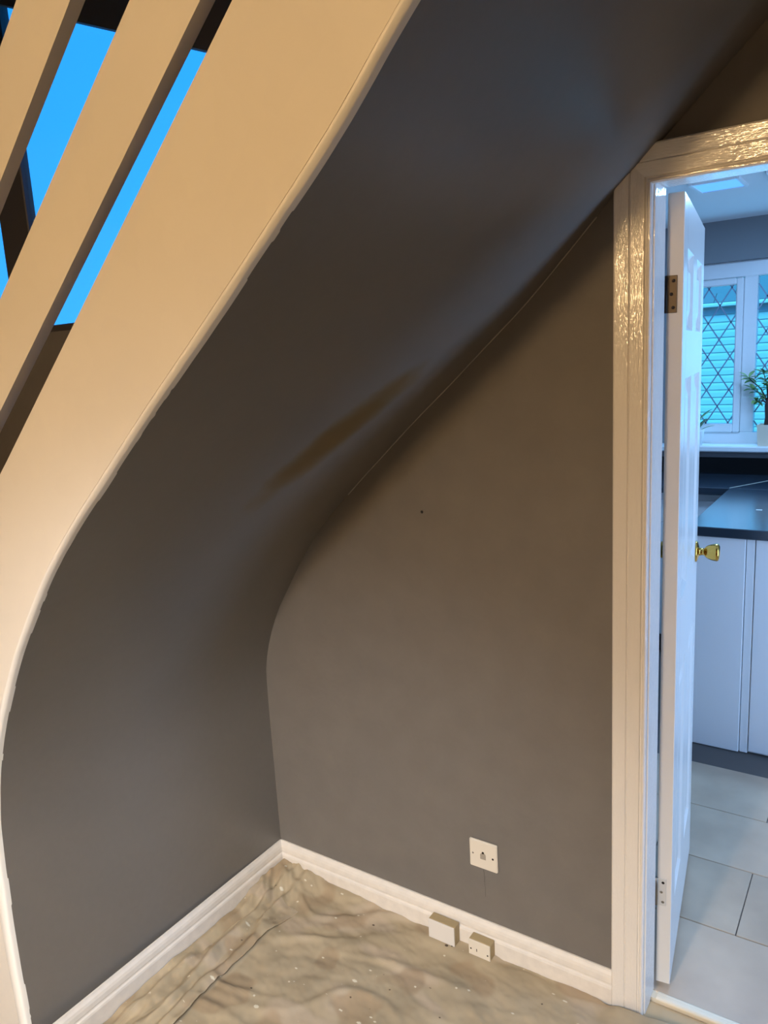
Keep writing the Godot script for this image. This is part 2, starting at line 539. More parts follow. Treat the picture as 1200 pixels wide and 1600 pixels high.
func shell() -> void:
	var st := mb()
	# the stair wall, with the doorway and the landing window
	holed(st, "z", [-1.7, -1.66, -1.06, 0.10, 1.19, 1.879, 3.1], [-0.1, 1.83, 2.02, 3.05, 4.9], -0.10, 0.0, [[1.19, -0.2, 1.879, 2.02], [-1.66, 1.83, 0.10, 3.05]])
	var wb := struct("wall_back", st, M.grey, "grey painted wall under the stairs, with the kitchen doorway", "wall")
	# hairline crack in the paint below the socket plate
	st = mb()
	var cr := [Vector2(0.7745, 0.236), Vector2(0.7772, 0.214), Vector2(0.7765, 0.196), Vector2(0.7785, 0.176), Vector2(0.7778, 0.150)]
	for i in cr.size() - 1:
		var cw: float = 0.0008 if i < 2 else 0.0005
		slab(st, [cr[i] + Vector2(-cw, 0), cr[i] + Vector2(cw, 0), cr[i + 1] + Vector2(cw, 0), cr[i + 1] + Vector2(-cw, 0)], 0.0, 0.0003)
	obj("crack", st, M.crack, wb)
	st = mb(); box(st, Vector3(-1.8, -0.1, -0.1), Vector3(-1.7, 4.9, 4.8))
	struct("wall_stair_foot", st, M.grey, "grey hall wall at the foot of the stairs", "wall")
	st = mb(); box(st, Vector3(3.1, -0.1, -0.1), Vector3(3.2, 4.9, 4.8))
	struct("wall_right", st, M.grey, "grey hall wall facing the stairs", "wall")
	st = mb(); box(st, Vector3(-1.8, -0.1, 4.7), Vector3(3.2, 2.5, 4.8))
	struct("wall_front", st, M.grey, "grey hall wall that holds the added front door", "wall")
	st = mb(); box(st, Vector3(-1.7, 2.4, 0.96), Vector3(3.1, 2.5, 4.7))
	struct("ceiling", st, M.plaster_white, "white hall ceiling", "ceiling")
	st = mb(); box(st, Vector3(-1.7, 2.5, 0.96), Vector3(3.1, 4.9, 1.06)); box(st, Vector3(-1.8, 4.9, -0.1), Vector3(3.2, 5.0, 1.06))
	struct("wall_landing", st, M.grey, "grey wall closing the stairwell upstairs", "wall")
	# hall floor of boards under the sheet
	st = mb(); box(st, Vector3(-1.8, -0.2, -0.10), Vector3(3.2, FLOOR_Y - 0.006, 4.8))
	var fl := struct("floor", st, M.tread, "dark hall floor under the dust sheet", "floor")
	for i in 6:
		var b := mb()
		box(b, Vector3(1.19, FLOOR_Y - 0.006, -0.052 + 0.14 * i), Vector3(2.6, FLOOR_Y, -0.052 + 0.14 * i + 0.1385), 0.001)
		obj("plank", b, M.laminate if i % 2 == 0 else M.laminate_b, fl)
	# window in the stair wall, deep blue daylight behind it
	var wf := mb()
	for r in [[-1.66, 1.83, -1.60, 3.05], [-1.235, 1.86, -1.055, 3.01], [0.06, 1.83, 0.10, 3.05], [-1.60, 1.83, 0.06, 1.86], [-1.60, 3.01, 0.06, 3.05]]:
		box(wf, Vector3(r[0], r[1], -0.095), Vector3(r[2], r[3], -0.055), 0.004)
	var w2 := struct("window_2", wf, M.landing_frame, "narrow window over the stairs glowing blue between the rails", "window")
	for pr in [[-1.60, -1.235], [-1.055, 0.06]]:
		var pn := mb(); box(pn, Vector3(pr[0], 1.86, -0.078), Vector3(pr[1], 3.01, -0.072))
		obj("pane", pn, M.glass, w2)
	# sloping plaster under the upper flight, cutting across the top of that window
	st = mb()
	slab(st, [Vector2(-1.70, 3.212), Vector2(0.60, 2.290), Vector2(0.60, 2.60), Vector2(-1.70, 3.52)], 0.001, 0.05)
	struct("ceiling_sloped", st, M.grey, "grey sloping plaster across the top of the stair window", "ceiling")
	# unseen front door behind the camera, added with a glowing pane as fill
	var fd := mb()
	for r in [[0.12, -0.02, 0.22, 2.05], [0.88, -0.02, 0.98, 2.05], [0.22, 1.52, 0.88, 2.05], [0.22, -0.02, 0.88, 0.2]]:
		box(fd, Vector3(r[0], r[1], 4.655), Vector3(r[2], r[3], 4.70), 0.004)
	var d2 := struct("door_2", fd, M.gloss, "added unseen white front door with a glowing fill pane", "door")
	var fp := mb(); box(fp, Vector3(0.22, 0.2, 4.67), Vector3(0.88, 1.52, 4.685))
	obj("pane", fp, M.hall_fill_pane, d2)

func plaster() -> void:
	# curved wall and sloping soffit as one sheet of plaster, lofted from the back profile to the front one
	var nz := 10
	var st := mb(true)
	var th := 0.014
	var bo := inset(back_profile, th)
	var fo := inset(front_profile, th)
	var n := back_profile.size()
	for i in n - 1:
		for k in nz:
			var z0 := 0.9 * k / nz
			var z1 := 0.9 * (k + 1) / nz
			var c := []
			for e in [[i, z0], [i + 1, z0], [i + 1, z1], [i, z1]]:
				var p := back_profile[e[0]].lerp(front_profile[e[0]], e[1] / 0.9)
				c.append(Vector3(p.x, p.y, e[1]))
			var u0 := float(i) / (n - 1)
			var u1 := float(i + 1) / (n - 1)
			var t: Vector2 = back_profile[i + 1] - back_profile[i]
			quad_uv(st, c, [Vector2(u0, z0 / 0.9), Vector2(u1, z0 / 0.9), Vector2(u1, z1 / 0.9), Vector2(u0, z1 / 0.9)], Vector3(t.y, -t.x, 0))
	st.set_smooth_group(-1)
	for i in n - 1:
		var t: Vector2 = back_profile[i + 1] - back_profile[i]
		face(st, [Vector3(bo[i].x, bo[i].y, 0), Vector3(bo[i + 1].x, bo[i + 1].y, 0), Vector3(fo[i + 1].x, fo[i + 1].y, 0.9), Vector3(fo[i].x, fo[i].y, 0.9)], Vector3(-t.y, t.x, 0))
		face(st, [Vector3(front_profile[i].x, front_profile[i].y, 0.9), Vector3(front_profile[i + 1].x, front_profile[i + 1].y, 0.9), Vector3(fo[i + 1].x, fo[i + 1].y, 0.9), Vector3(fo[i].x, fo[i].y, 0.9)], Vector3(0, 0, 1))
	# grey paint, with warm bounced light painted in on the slope
	var W := 1024
	var H := 512
	var img := Image.create(W, H, false, Image.FORMAT_RGBA8)
	var nn := noise(1.0, 3, 31)
	var n4 := noise(1.0, 4, 35)
	var full := 0.0
	for i in n - 1: full += (back_profile[i + 1] - back_profile[i]).length()
	for y in H:
		for x in W:
			var s := full * x / W
			var z := 0.9 * y / H
			var f := 1.0 + 0.03 * nn.get_noise_2d(s * 2.2, z * 2.2) + 0.012 * n4.get_noise_2d(s * 30.0, z * 30.0)
			var c := Color(0.463 * f, 0.447 * f, 0.427 * f)
			# painted bounce-light tint: long thin blot that follows the slope
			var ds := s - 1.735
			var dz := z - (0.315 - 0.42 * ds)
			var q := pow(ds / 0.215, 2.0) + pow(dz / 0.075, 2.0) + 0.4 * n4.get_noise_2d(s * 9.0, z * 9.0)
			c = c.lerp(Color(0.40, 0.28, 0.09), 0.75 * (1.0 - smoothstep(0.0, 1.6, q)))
			img.set_pixel(x, y, c)
	img.generate_mipmaps()
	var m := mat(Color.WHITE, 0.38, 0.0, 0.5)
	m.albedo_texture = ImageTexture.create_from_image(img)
	var wall := struct("wall_left", st, m, "grey curved plaster sweeping from wall to stair soffit, with a warm bounced-light tint painted on", "wall")
	# paint line where soffit meets wall
	var pts := []
	for i in range(30, n):
		if back_profile[i].x > 1.12: break
		pts.append(Vector3(back_profile[i].x + 0.001, back_profile[i].y - 0.001, 0.0012))
	var ck := mb(true)
	tube(ck, pts, 0.0015, 6)
	obj("caulk_line", ck, M.caulk, wall)

func skirting() -> void:
	var prof := [Vector2(FLOOR_Y, 0), Vector2(FLOOR_Y, 0.018), Vector2(0.028, 0.018), Vector2(0.033, 0.0165), Vector2(0.036, 0.013), Vector2(0.0395, 0.0125), Vector2(0.043, 0.014), Vector2(0.056, 0.013), Vector2(0.064, 0.0105), Vector2(0.070, 0.006), Vector2(0.075, 0.004), Vector2(0.075, 0)]
	var st := mb()
	sweep(st, prof, [Vector3(0, 0, 0), Vector3(1.145, 0, 0)], [Vector3.UP, Vector3.UP], Vector3(0, 0, 1))
	struct("baseboard_back", st, M.skirting, "chipped white skirting board below the grey socket wall", "baseboard")
	st = mb()
	sweep(st, prof, [Vector3(0, 0, 0.0), Vector3(-0.002, 0, 0.93)], [Vector3.UP, Vector3.UP], Vector3(1, 0, 0))
	struct("baseboard_left", st, M.skirting, "white skirting board below the curved plaster wall", "baseboard")

func doorway() -> void:
	var root := Node3D.new()
	root.name = "trim_1"
	add_child(root)
	tag(root, "glossy cream door casing and lining around the kitchen doorway", "door frame", "", "structure")
	# moulded architrave
	var prof := [Vector2(0, 0), Vector2(0, 0.011), Vector2(0.003, 0.0145), Vector2(0.007, 0.0145), Vector2(0.0095, 0.0115), Vector2(0.0125, 0.0112), Vector2(0.0145, 0.0148), Vector2(0.041, 0.0176), Vector2(0.0435, 0.0155), Vector2(0.046, 0.0186), Vector2(0.0735, 0.0213), Vector2(0.077, 0.0185), Vector2(0.077, 0)]
	var xi := XJ - 0.004
	var yi := 1.985
	var xo := XR + 0.004
	var p := [Vector3(xi, FLOOR_Y, 0), Vector3(xi, yi, 0), Vector3(xo, yi, 0), Vector3(xo, FLOOR_Y, 0)]
	var w := [Vector3(-1, 0, 0), Vector3(-1, 1, 0), Vector3(1, 1, 0), Vector3(1, 0, 0)]
	for i in 3:
		var st := mb()
		sweep(st, prof, [p[i], p[i + 1]], [w[i], w[i + 1]], Vector3(0, 0, 1))
		obj("casing_head" if i == 1 else "casing_leg", st, M.gloss_h if i == 1 else M.gloss_v, root)
	# lining
	for i in 3:
		var st := mb()
		if i == 0: box(st, Vector3(1.19, FLOOR_Y, -0.086), Vector3(XJ, HEAD_Y, 0.0), 0.0015)
		elif i == 1: box(st, Vector3(1.19, HEAD_Y, -0.086), Vector3(1.879, 2.02, 0.0), 0.0015)
		else: box(st, Vector3(XR, FLOOR_Y, -0.086), Vector3(1.879, HEAD_Y, 0.0), 0.0015)
		obj("head_lining" if i == 1 else "jamb", st, M.gloss_v, root)
	# threshold strip, ridged aluminium
	var tp := [Vector2(0, 0), Vector2(0.001, 0.0025), Vector2(0.005, 0.0048), Vector2(0.009, 0.0054), Vector2(0.011, 0.0050), Vector2(0.014, 0.0056), Vector2(0.017, 0.0050), Vector2(0.020, 0.0055), Vector2(0.025, 0.0045), Vector2(0.029, 0)]
	var st := mb()
	sweep(st, tp, [Vector3(XJ + 0.014, -0.012, -0.052), Vector3(XR, -0.012, -0.052)], [Vector3(0, 0, -1), Vector3(0, 0, -1)], Vector3.UP)
	box(st, Vector3(XJ, -0.03, -0.08), Vector3(XR, -0.012, -0.055))
	struct("trim_2", st, M.aluminium, "ridged pale metal threshold strip across the doorway", "threshold")

func bead_width(y: float) -> float:
	return 0.0088 + 0.020 * (1.0 - smoothstep(0.45, 0.9, y))

func staircase() -> void:
	var root := thing("staircase", "cream painted staircase whose wide string board sweeps down in a curve", "staircase")
	var poly := []
	var inn := PackedVector2Array()
	for d in front_profile.size():
		inn.append(inset(front_profile, bead_width(front_profile[d].y) + 0.0025)[d])
	for p in inn: poly.append(p)
	poly.append(Vector2(2.5, 0.897 * 2.5 + 1.2717))
	poly.append(Vector2(0.943, 2.1175))
	poly.append(Vector2(0.27, 1.5139))
	poly.append(Vector2(-1.36, 0.09))
	poly.append(Vector2(-1.44, -0.03))
	var st := mb()
	slab(st, poly, 0.889, 0.914)
	obj("string_board", st, M.string, root)
	# rounded bead along the lower edge, with the hand-painted wobble where it meets the plaster
	var nz := noise(1.0, 3, 77)
	var bd := mb(true)
	var fp := spline(FRONT_RAW, 420)
	var rows := []
	for i in fp.size():
		var p := fp[i]
		var t := (fp[mini(i + 1, fp.size() - 1)] - fp[maxi(i - 1, 0)]).normalized()
		var o := Vector2(-t.y, t.x)
		var wob := 0.0014 * nz.get_noise_1d(i * 0.05)
		var wd := bead_width(p.y)
		var row := []
		for q in [[0.0 - wob, 0.898], [0.0 - wob, 0.908], [0.0008 - wob, 0.9115], [0.003, 0.9140], [wd * 0.5, 0.9160], [wd * 0.93, 0.9172], [wd, 0.9160], [wd, 0.898]]:
			var r: Vector2 = p + o * q[0]
			row.append(Vector3(r.x, r.y, q[1]))
		rows.append(row)
	for i in rows.size() - 1:
		for k in rows[i].size() - 1:
			var mid: Vector3 = (rows[i][0] + rows[i][7]) / 2.0
			var out: Vector3 = (rows[i][k] + rows[i][k + 1]) / 2.0 - mid
			face(bd, [rows[i][k], rows[i][k + 1], rows[i + 1][k + 1], rows[i + 1][k]], out)
	obj("edge_bead", bd, M.bead, root)
	# second bead further down, on the foot of the board
	# treads and risers, climbing to the right
	for i in 13:
		var x0 := -1.25 + 0.232 * i
		var y0 := FLOOR_Y + 0.203 * (i + 1)
		var tr := mb()
		box(tr, Vector3(x0 - 0.02, y0 - 0.025, 0.002), Vector3(x0 + 0.25, y0, 0.888), 0.004)
		if y0 < 2.3: obj("tread", tr, M.tread, root)
		var ri := mb()
		box(ri, Vector3(x0, y0 - 0.203, 0.002), Vector3(x0 + 0.018, y0 - 0.026, 0.888), 0.001)
		if y0 < 2.3: obj("riser", ri, M.satin, root)
	# ranch-style rails, one board above the other
	var bal := thing("balustrade", "two flat cream rails running parallel above the string board", "balustrade")
	for r in [[0.8553, 1.3653, 1.5160], [0.8640, 1.6545, 1.8020]]:
		var b := mb()
		var xs := [-0.9, 2.2]
		var pl := [Vector2(xs[0], r[0] * xs[0] + r[1]), Vector2(xs[1], r[0] * xs[1] + r[1]), Vector2(xs[1], r[0] * xs[1] + r[2]), Vector2(xs[0], r[0] * xs[0] + r[2])]
		slab(b, pl, 0.898, 0.920)
		obj("rail", b, M.string, bal)
	for x in [-0.95, 2.2]:
		var b := mb()
		box(b, Vector3(x - 0.045, 0.0 if x < 0 else 2.5, 0.875), Vector3(x + 0.045, 1.25 if x < 0 else 4.0, 0.94), 0.004)
		obj("post", b, M.string, bal)

# ------------------------------------------------------------------ the open door
func door_leaf() -> void:
	var root := Node3D.new()
	root.name = "door_1"
	add_child(root)
	tag(root, "white gloss six-panel door standing open into the kitchen, with a brass knob", "door", "", "structure")
	var d := Vector3(-0.1322, 0, -0.9912).normalized()
	root.transform = Transform3D(Basis(d, Vector3.UP, d.cross(Vector3.UP)), Vector3(1.2605, 0, -0.101))
	var W := 0.612
	var y0 := 0.004
	var y1 := 1.980
	var T := 0.035
	var cols := [[0.088, 0.255], [0.357, 0.524]]
	var rows := [[0.205, 0.835], [1.035, 1.580], [1.690, 1.872]]
	for x in [[0.0, cols[0][0]], [cols[1][1], W]]:
		var st := mb()
		box(st, Vector3(x[0], y0, -T), Vector3(x[1], y1, 0), 0.0015)
		obj("stile", st, M.gloss, root)
	for y in [[y0, rows[0][0]], [rows[0][1], rows[1][0]], [rows[1][1], rows[2][0]], [rows[2][1], y1]]:
		var st := mb()
		box(st, Vector3(cols[0][0], y[0], -T), Vector3(cols[1][1], y[1], 0))
		obj("door_rail", st, M.gloss, root)
	for r in rows:
		var st := mb()
		box(st, Vector3(cols[0][1], r[0], -T), Vector3(cols[1][0], r[1], 0))
		obj("muntin", st, M.gloss, root)
		for c in cols:
			var pn := mb()
			# moulding slope in, flat, raised field: rings from the frame inwards, on both faces
			for side in [1.0, -1.0]:
				var rings := [[0.0, 0.0], [0.004, -0.003], [0.013, -0.009], [0.020, -0.010], [0.024, -0.010], [0.048, -0.003]]
				for k in rings.size() - 1:
					var i0: float = rings[k][0]
					var i1: float = rings[k + 1][0]
					var z0: float = rings[k][1] if side > 0 else -T - rings[k][1]
					var z1: float = rings[k + 1][1] if side > 0 else -T - rings[k + 1][1]
					var o := [Vector3(c[0] + i0, r[0] + i0, z0), Vector3(c[1] - i0, r[0] + i0, z0), Vector3(c[1] - i0, r[1] - i0, z0), Vector3(c[0] + i0, r[1] - i0, z0)]
					var n := [Vector3(c[0] + i1, r[0] + i1, z1), Vector3(c[1] - i1, r[0] + i1, z1), Vector3(c[1] - i1, r[1] - i1, z1), Vector3(c[0] + i1, r[1] - i1, z1)]
					for e in 4:
						var f := (e + 1) % 4
						face(pn, [o[e], o[f], n[f], n[e]], Vector3(0, 0, side))
					if k == rings.size() - 2: face(pn, n, Vector3(0, 0, side))
			obj("panel", pn, M.gloss, root)
	# hinges on the edge that faces the hall
	var hm := [[1.728, 1.808, M.hinge], [0.236, 0.314, M.painted_hinge]]
	for h in hm:
		var st := mb()
		box(st, Vector3(-0.0022, h[0], -0.0345), Vector3(0.001, h[1], -0.0125), 0.0008)
		var hg := obj("hinge", st, h[2], root)
		var kn := mb(true)
		lathe(kn, [Vector2(0, h[0]), Vector2(0.0045, h[0]), Vector2(0.0045, h[1]), Vector2(0, h[1])], Vector3(-0.001, 0, -0.0375), Vector3.UP, 14)
		obj("knuckle", kn, M.screw_dark if h[0] > 1.0 else M.steel, hg)
		for k in 3:
			var sc := mb()
			var yy: float = h[0] + (h[1] - h[0]) * [0.14, 0.5, 0.86][k]
			lathe(sc, [Vector2(0, 0.0012), Vector2(0.0032, 0.0006), Vector2(0.0038, 0.0)], Vector3(-0.0022, yy, -0.0225 + [0.002, -0.002, 0.002][k]), Vector3(-1, 0, 0), 12)
			obj("screw", sc, M.screw_dark if h[0] > 1.0 or k == 2 else M.steel, hg)
	# brass knob, both sides
	for side in [1.0, -1.0]:
		var st := mb(true)
		var prof := [Vector2(0, 0), Vector2(0.032, 0.0), Vector2(0.0325, 0.003), Vector2(0.029, 0.006), Vector2(0.018, 0.0085), Vector2(0.0125, 0.011), Vector2(0.0105, 0.018), Vector2(0.011, 0.024), Vector2(0.0165, 0.029), Vector2(0.021, 0.036), Vector2(0.0245, 0.046), Vector2(0.0265, 0.056), Vector2(0.0268, 0.060), Vector2(0.025, 0.064), Vector2(0.018, 0.067), Vector2(0.0, 0.068)]
		lathe(st, prof, Vector3(0.556, 1.045, 0.0 if side > 0 else -T), Vector3(0, 0, side), 30)
		obj("knob", st, M.brass, root)

# ------------------------------------------------------------------ kitchen
const KX0 := 0.45
const KX1 := 2.95
const KZ := -2.84
const KC := 2.288

func kitchen() -> void:
	# shell
	var st := mb()
	holed(st, "z", [KX0 - 0.1, 0.56, 1.95, KX1 + 0.1], [-0.1, 1.09, 2.078, KC + 0.1], KZ - 0.26, KZ, [[0.56, 1.09, 1.95, 2.078]])
	struct("wall_kitchen_back", st, M.kitchen_wall, "blue-grey kitchen wall around the window", "wall")
	st = mb(); box(st, Vector3(KX0 - 0.1, -0.1, KZ), Vector3(KX0, KC + 0.1, -0.1))
	struct("wall_kitchen_left", st, M.kitchen_wall, "blue-grey kitchen side wall behind the open door", "wall")
	st = mb(); box(st, Vector3(KX1, -0.1, KZ), Vector3(KX1 + 0.1, KC + 0.1, -0.1))
	struct("wall_kitchen_right", st, M.kitchen_ceiling, "white kitchen side wall opposite the door", "wall")
	st = mb(); box(st, Vector3(KX0, KC, KZ), Vector3(KX1, KC + 0.1, -0.1))
	var ceil := struct("ceiling_kitchen", st, M.kitchen_ceiling, "smooth white kitchen ceiling", "ceiling")
	st = mb()
	for r in [[-1.06, -0.01, -0.98, 2.05], [-0.18, -0.01, -0.10, 2.05], [-0.98, 1.97, -0.18, 2.05], [-0.98, -0.01, -0.18, 0.22]]:
		box(st, Vector3(2.915, r[1], r[0]), Vector3(2.95, r[3], r[2]), 0.003)
	var d3 := struct("door_3", st, M.upvc, "added unseen white door with a glowing fill pane in the kitchen side wall", "door")  # door out of view, added to brighten the kitchen
	st = mb(); box(st, Vector3(2.93, 0.22, -0.98), Vector3(2.945, 1.97, -0.18))
	obj("pane", st, M.kitchen_fill_pane, d3)
	# floor tiles in brick bond, joints recessed
	st = mb(); box(st, Vector3(KX0 - 0.1, -0.2, KZ), Vector3(KX1 + 0.1, -0.0145, -0.080))
	var fl := struct("floor_kitchen", st, M.grout, "grey stone-effect floor tiles in the kitchen", "floor")
	var tile := mb()
	box(tile, Vector3(-0.2985, -0.008, -0.1535), Vector3(0.2985, 0.0, 0.1535), 0.0012)
	tile.generate_normals()
	var tm := tile.commit()
	var ri := 0
	var rng := RandomNumberGenerator.new()
	rng.seed = 4
	var zc := -0.085 - 0.155 + 0.007
	while zc > -1.45:
		var x := 1.374 - 0.6 * 2 + (0.3 if ri % 2 == 1 else 0.0)
		x += 0.3 if ri % 2 == 1 else 0.3
		# row 1 and 3 (odd) have a joint at x = 1.374
		var off := 0.0 if ri % 2 == 1 else 0.3
		var xc := 1.374 + off + 0.3 - 0.6 * 2
		while xc < 2.9:
			if xc > 0.75: share("tile", tm, M["tile%d" % rng.randi_range(0, 2)], fl, Transform3D(Basis.IDENTITY, Vector3(xc, -0.010, zc)))
			xc += 0.6
		ri += 1
		zc -= 0.31
	# ceiling lights
	for i in 2:
		var at := Vector3([1.01, 1.29][i], KC, -1.79)
		var l := thing("ceiling_light", ["small square blue-white ceiling light nearest the door in the kitchen", "second square ceiling light further from the kitchen door"][i], "ceiling light", at)
		var fr := mb()
		for r in [[-0.095, -0.11, -0.08, 0.11], [0.08, -0.11, 0.095, 0.11], [-0.08, -0.11, 0.08, -0.095], [-0.08, 0.095, 0.08, 0.11]]:
			box(fr, Vector3(r[0], -0.012, r[1]), Vector3(r[2], 0.0, r[3]), 0.002)
		obj("frame", fr, M.upvc, l)
		var df := mb(); box(df, Vector3(-0.08, -0.009, -0.095), Vector3(0.08, -0.001, 0.095))
		obj("diffuser", df, M.led_panel, l)
		area_light("ceiling_light_lamp", at + Vector3(0, -0.02, 0), Vector3(0.001, -1, 0.0), Vector2(0.16, 0.19), Color(0.30, 0.58, 1.0), 1.0)
	# window: outer frame, casement on the left, fixed light on the right
	var zf := -2.925
	var w := Node3D.new()
	w.name = "window_1"
	add_child(w)
	tag(w, "white kitchen window with diamond leaded panes over the sink run", "window", "", "structure")
	st = mb()
	for r in [[0.56, 1.09, 0.60, 2.078], [0.60, 1.995, 1.91, 2.078], [0.60, 1.09, 1.91, 1.165], [0.946, 1.165, 1.012, 1.995], [1.91, 1.09, 1.95, 2.078]]:
		box(st, Vector3(r[0], r[1], zf - 0.03), Vector3(r[2], r[3], zf + 0.035), 0.004)
	obj("window_frame", st, M.upvc, w)
	st = mb()
	for r in [[0.60, 1.165, 0.645, 1.993], [0.909, 1.165, 0.945, 1.993], [0.645, 1.957, 0.909, 1.993], [0.645, 1.165, 0.909, 1.213]]:
		box(st, Vector3(r[0], r[1], zf - 0.01), Vector3(r[2], r[3], zf + 0.052), 0.006)
	obj("casement", st, M.upvc, w)
	var gl := [[0.640, 1.208, 0.914, 1.962, zf + 0.028], [1.010, 1.163, 1.912, 1.998, zf + 0.010]]
	for gi in 2:
		var g = gl[gi]
		st = mb(); box(st, Vector3(g[0], g[1], g[4] - 0.003), Vector3(g[2], g[3], g[4] + 0.003))
		var pane := obj("pane", st, M.glass, w)
		# lead lines: both diagonals of a lattice 0.116 wide and 0.182 high, clipped to the pane
		var cx: float = 0.827 if gi == 0 else 1.057
		var cy: float = 1.673 if gi == 0 else 1.705
		var x0: float = g[0] + 0.004
		var x1: float = g[2] - 0.004
		var yb: float = g[1] + 0.004
		var yt: float = g[3] - 0.004
		for dirn in [1.0, -1.0]:
			var sl: float = dirn * 0.182 / 0.116
			for k in range(-9, 10):
				# y = cy + sl * (x - cx) + k * 0.182
				var pts := []
				for xx in [x0, x1]:
					var yy: float = cy + sl * (xx - cx) + k * 0.182
					if yy >= yb and yy <= yt: pts.append(Vector2(xx, yy))
				for yy in [yb, yt]:
					var xx: float = cx + (yy - cy - k * 0.182) / sl
					if xx > x0 and xx < x1: pts.append(Vector2(xx, yy))
				if pts.size() < 2 or pts[0].distance_to(pts[1]) < 0.012: continue
				var t: Vector2 = (pts[1] - pts[0]).normalized() * 1.0
				var o := Vector2(-t.y, t.x) * 0.0033
				var ls := mb()
				slab(ls, [pts[0] + o, pts[1] + o, pts[1] - o, pts[0] - o], g[4] + 0.003, g[4] + 0.0055)
				obj("lead_strip", ls, M.lead, pane)
	st = mb(); box(st, Vector3(0.50, 1.074, -2.955), Vector3(2.02, 1.106, -2.722), 0.006)
	obj("window_sill", st, M.upvc, w)
	# cabinets: peninsula facing the hall
	var pc := thing("peninsula_cabinet", "white kitchen base cabinet whose plain end panel faces the doorway", "cabinet")
	st = mb(); box(st, Vector3(1.008, -0.010, -1.495), Vector3(1.205, 0.900, -1.475), 0.002)
	obj("end_panel", st, M.cabinet, pc)
	st = mb(); box(st, Vector3(1.208, -0.010, -1.50), Vector3(1.238, 0.900, -1.482), 0.002)
	obj("corner_post", st, M.cabinet, pc)
	for i in 2:
		st = mb(); box(st, Vector3(1.241 + 0.4 * i, 0.0, -1.50), Vector3(1.638 + 0.4 * i, 0.900, -1.480), 0.002)
		obj("side_panel", st, M.cabinet, pc)
	st = mb(); box(st, Vector3(1.012, -0.010, -2.38), Vector3(2.03, 0.898, -1.496))
	obj("carcass", st, M.cabinet, pc)
	# cabinets below the window
	var rc := thing("sink_run_cabinet", "white base cabinet below the kitchen window, partly behind the open door", "cabinet")
	st = mb(); box(st, Vector3(KX0 + 0.002, 0.10, KZ + 0.002), Vector3(1.011, 0.898, -2.42))
	obj("carcass", st, M.cabinet, rc)
	st = mb(); box(st, Vector3(KX0 + 0.002, -0.01, KZ + 0.002), Vector3(1.011, 0.10, -2.46))
	obj("plinth", st, M.cabinet_gap, rc)
	for i in 2:
		st = mb(); box(st, Vector3(0.455 + 0.278 * i, 0.11, -2.42), Vector3(0.730 + 0.278 * i, 0.735, -2.40), 0.002)
		obj("cabinet_door", st, M.cabinet, rc)
		st = mb(); box(st, Vector3(0.455 + 0.278 * i, 0.738, -2.42), Vector3(0.730 + 0.278 * i, 0.862, -2.40), 0.002)
		obj("drawer", st, M.cabinet, rc)
	# worktop, an L in one piece with a steel joint strip
	st = mb()
	var th := 0.040
	var top := 0.940
	box(st, Vector3(KX0 + 0.002, top - th, KZ + 0.001), Vector3(KX1 - 0.002, top, -2.368), 0.003)
	box(st, Vector3(0.990, top - th, -2.368), Vector3(2.05, top, -1.456), 0.003)
	var wt := obj("worktop", st, M.worktop)
	tag(wt, "dark glossy L-shaped kitchen worktop reflecting the blue window light", "worktop")
	st = mb(); box(st, Vector3(-0.21, 0.0, -0.0015), Vector3(0.21, 0.0012, 0.0015))
	var js := obj("joint_strip", st, M.aluminium, wt, Vector3(1.09, top, -2.56))
	js.rotation.y = deg_to_rad(62)
	st = mb(); box(st, Vector3(KX0 + 0.002, top, KZ + 0.0005), Vector3(KX1 - 0.002, 1.030, KZ + 0.016), 0.002)
	tag(obj("upstand", st, M.upstand), "black upstand strip at the back of the worktop", "upstand")
	st = mb(); box(st, Vector3(KX0 + 0.002, 1.0305, KZ + 0.0005), Vector3(KX1 - 0.002, 1.056, KZ + 0.010), 0.001)
	struct("trim_3", st, M.tile_strip, "grey tile strip between the black upstand and the window sill", "trim")
	st = mb(); box(st, Vector3(1.185, top, -1.866), Vector3(1.209, top + 0.0006, -1.850))
	tag(obj("paper_scrap", st, M.plastic_white), "tiny white scrap of paper on the dark worktop", "paper")
	plants()

func leaf(st: SurfaceTool, base: Vector3, dir: Vector3, up: Vector3, len: float, wid: float) -> void:
	var d := dir.normalized()
	var s := d.cross(up).normalized()
	var n := s.cross(d).normalized()
	var prof := [[0.0, 0.06], [0.25, 0.7], [0.55, 1.0], [0.82, 0.66], [1.0, 0.03]]
	for i in 4:
		var t0: float = prof[i][0]
		var t1: float = prof[i + 1][0]
		var a := base + d * len * t0 - n * len * 0.28 * t0 * t0
		var b := base + d * len * t1 - n * len * 0.28 * t1 * t1
		var wa: float = prof[i][1] * wid / 2.0
		var wb: float = prof[i + 1][1] * wid / 2.0
		for sg in [-1.0, 1.0]:
			face(st, [a, b, b + s * wb * sg + n * wb * 0.35, a + s * wa * sg + n * wa * 0.35], n)
			face(st, [a - n * 0.0008, b - n * 0.0008, b + s * wb * sg + n * (wb * 0.35 - 0.0008), a + s * wa * sg + n * (wa * 0.35 - 0.0008)], -n)

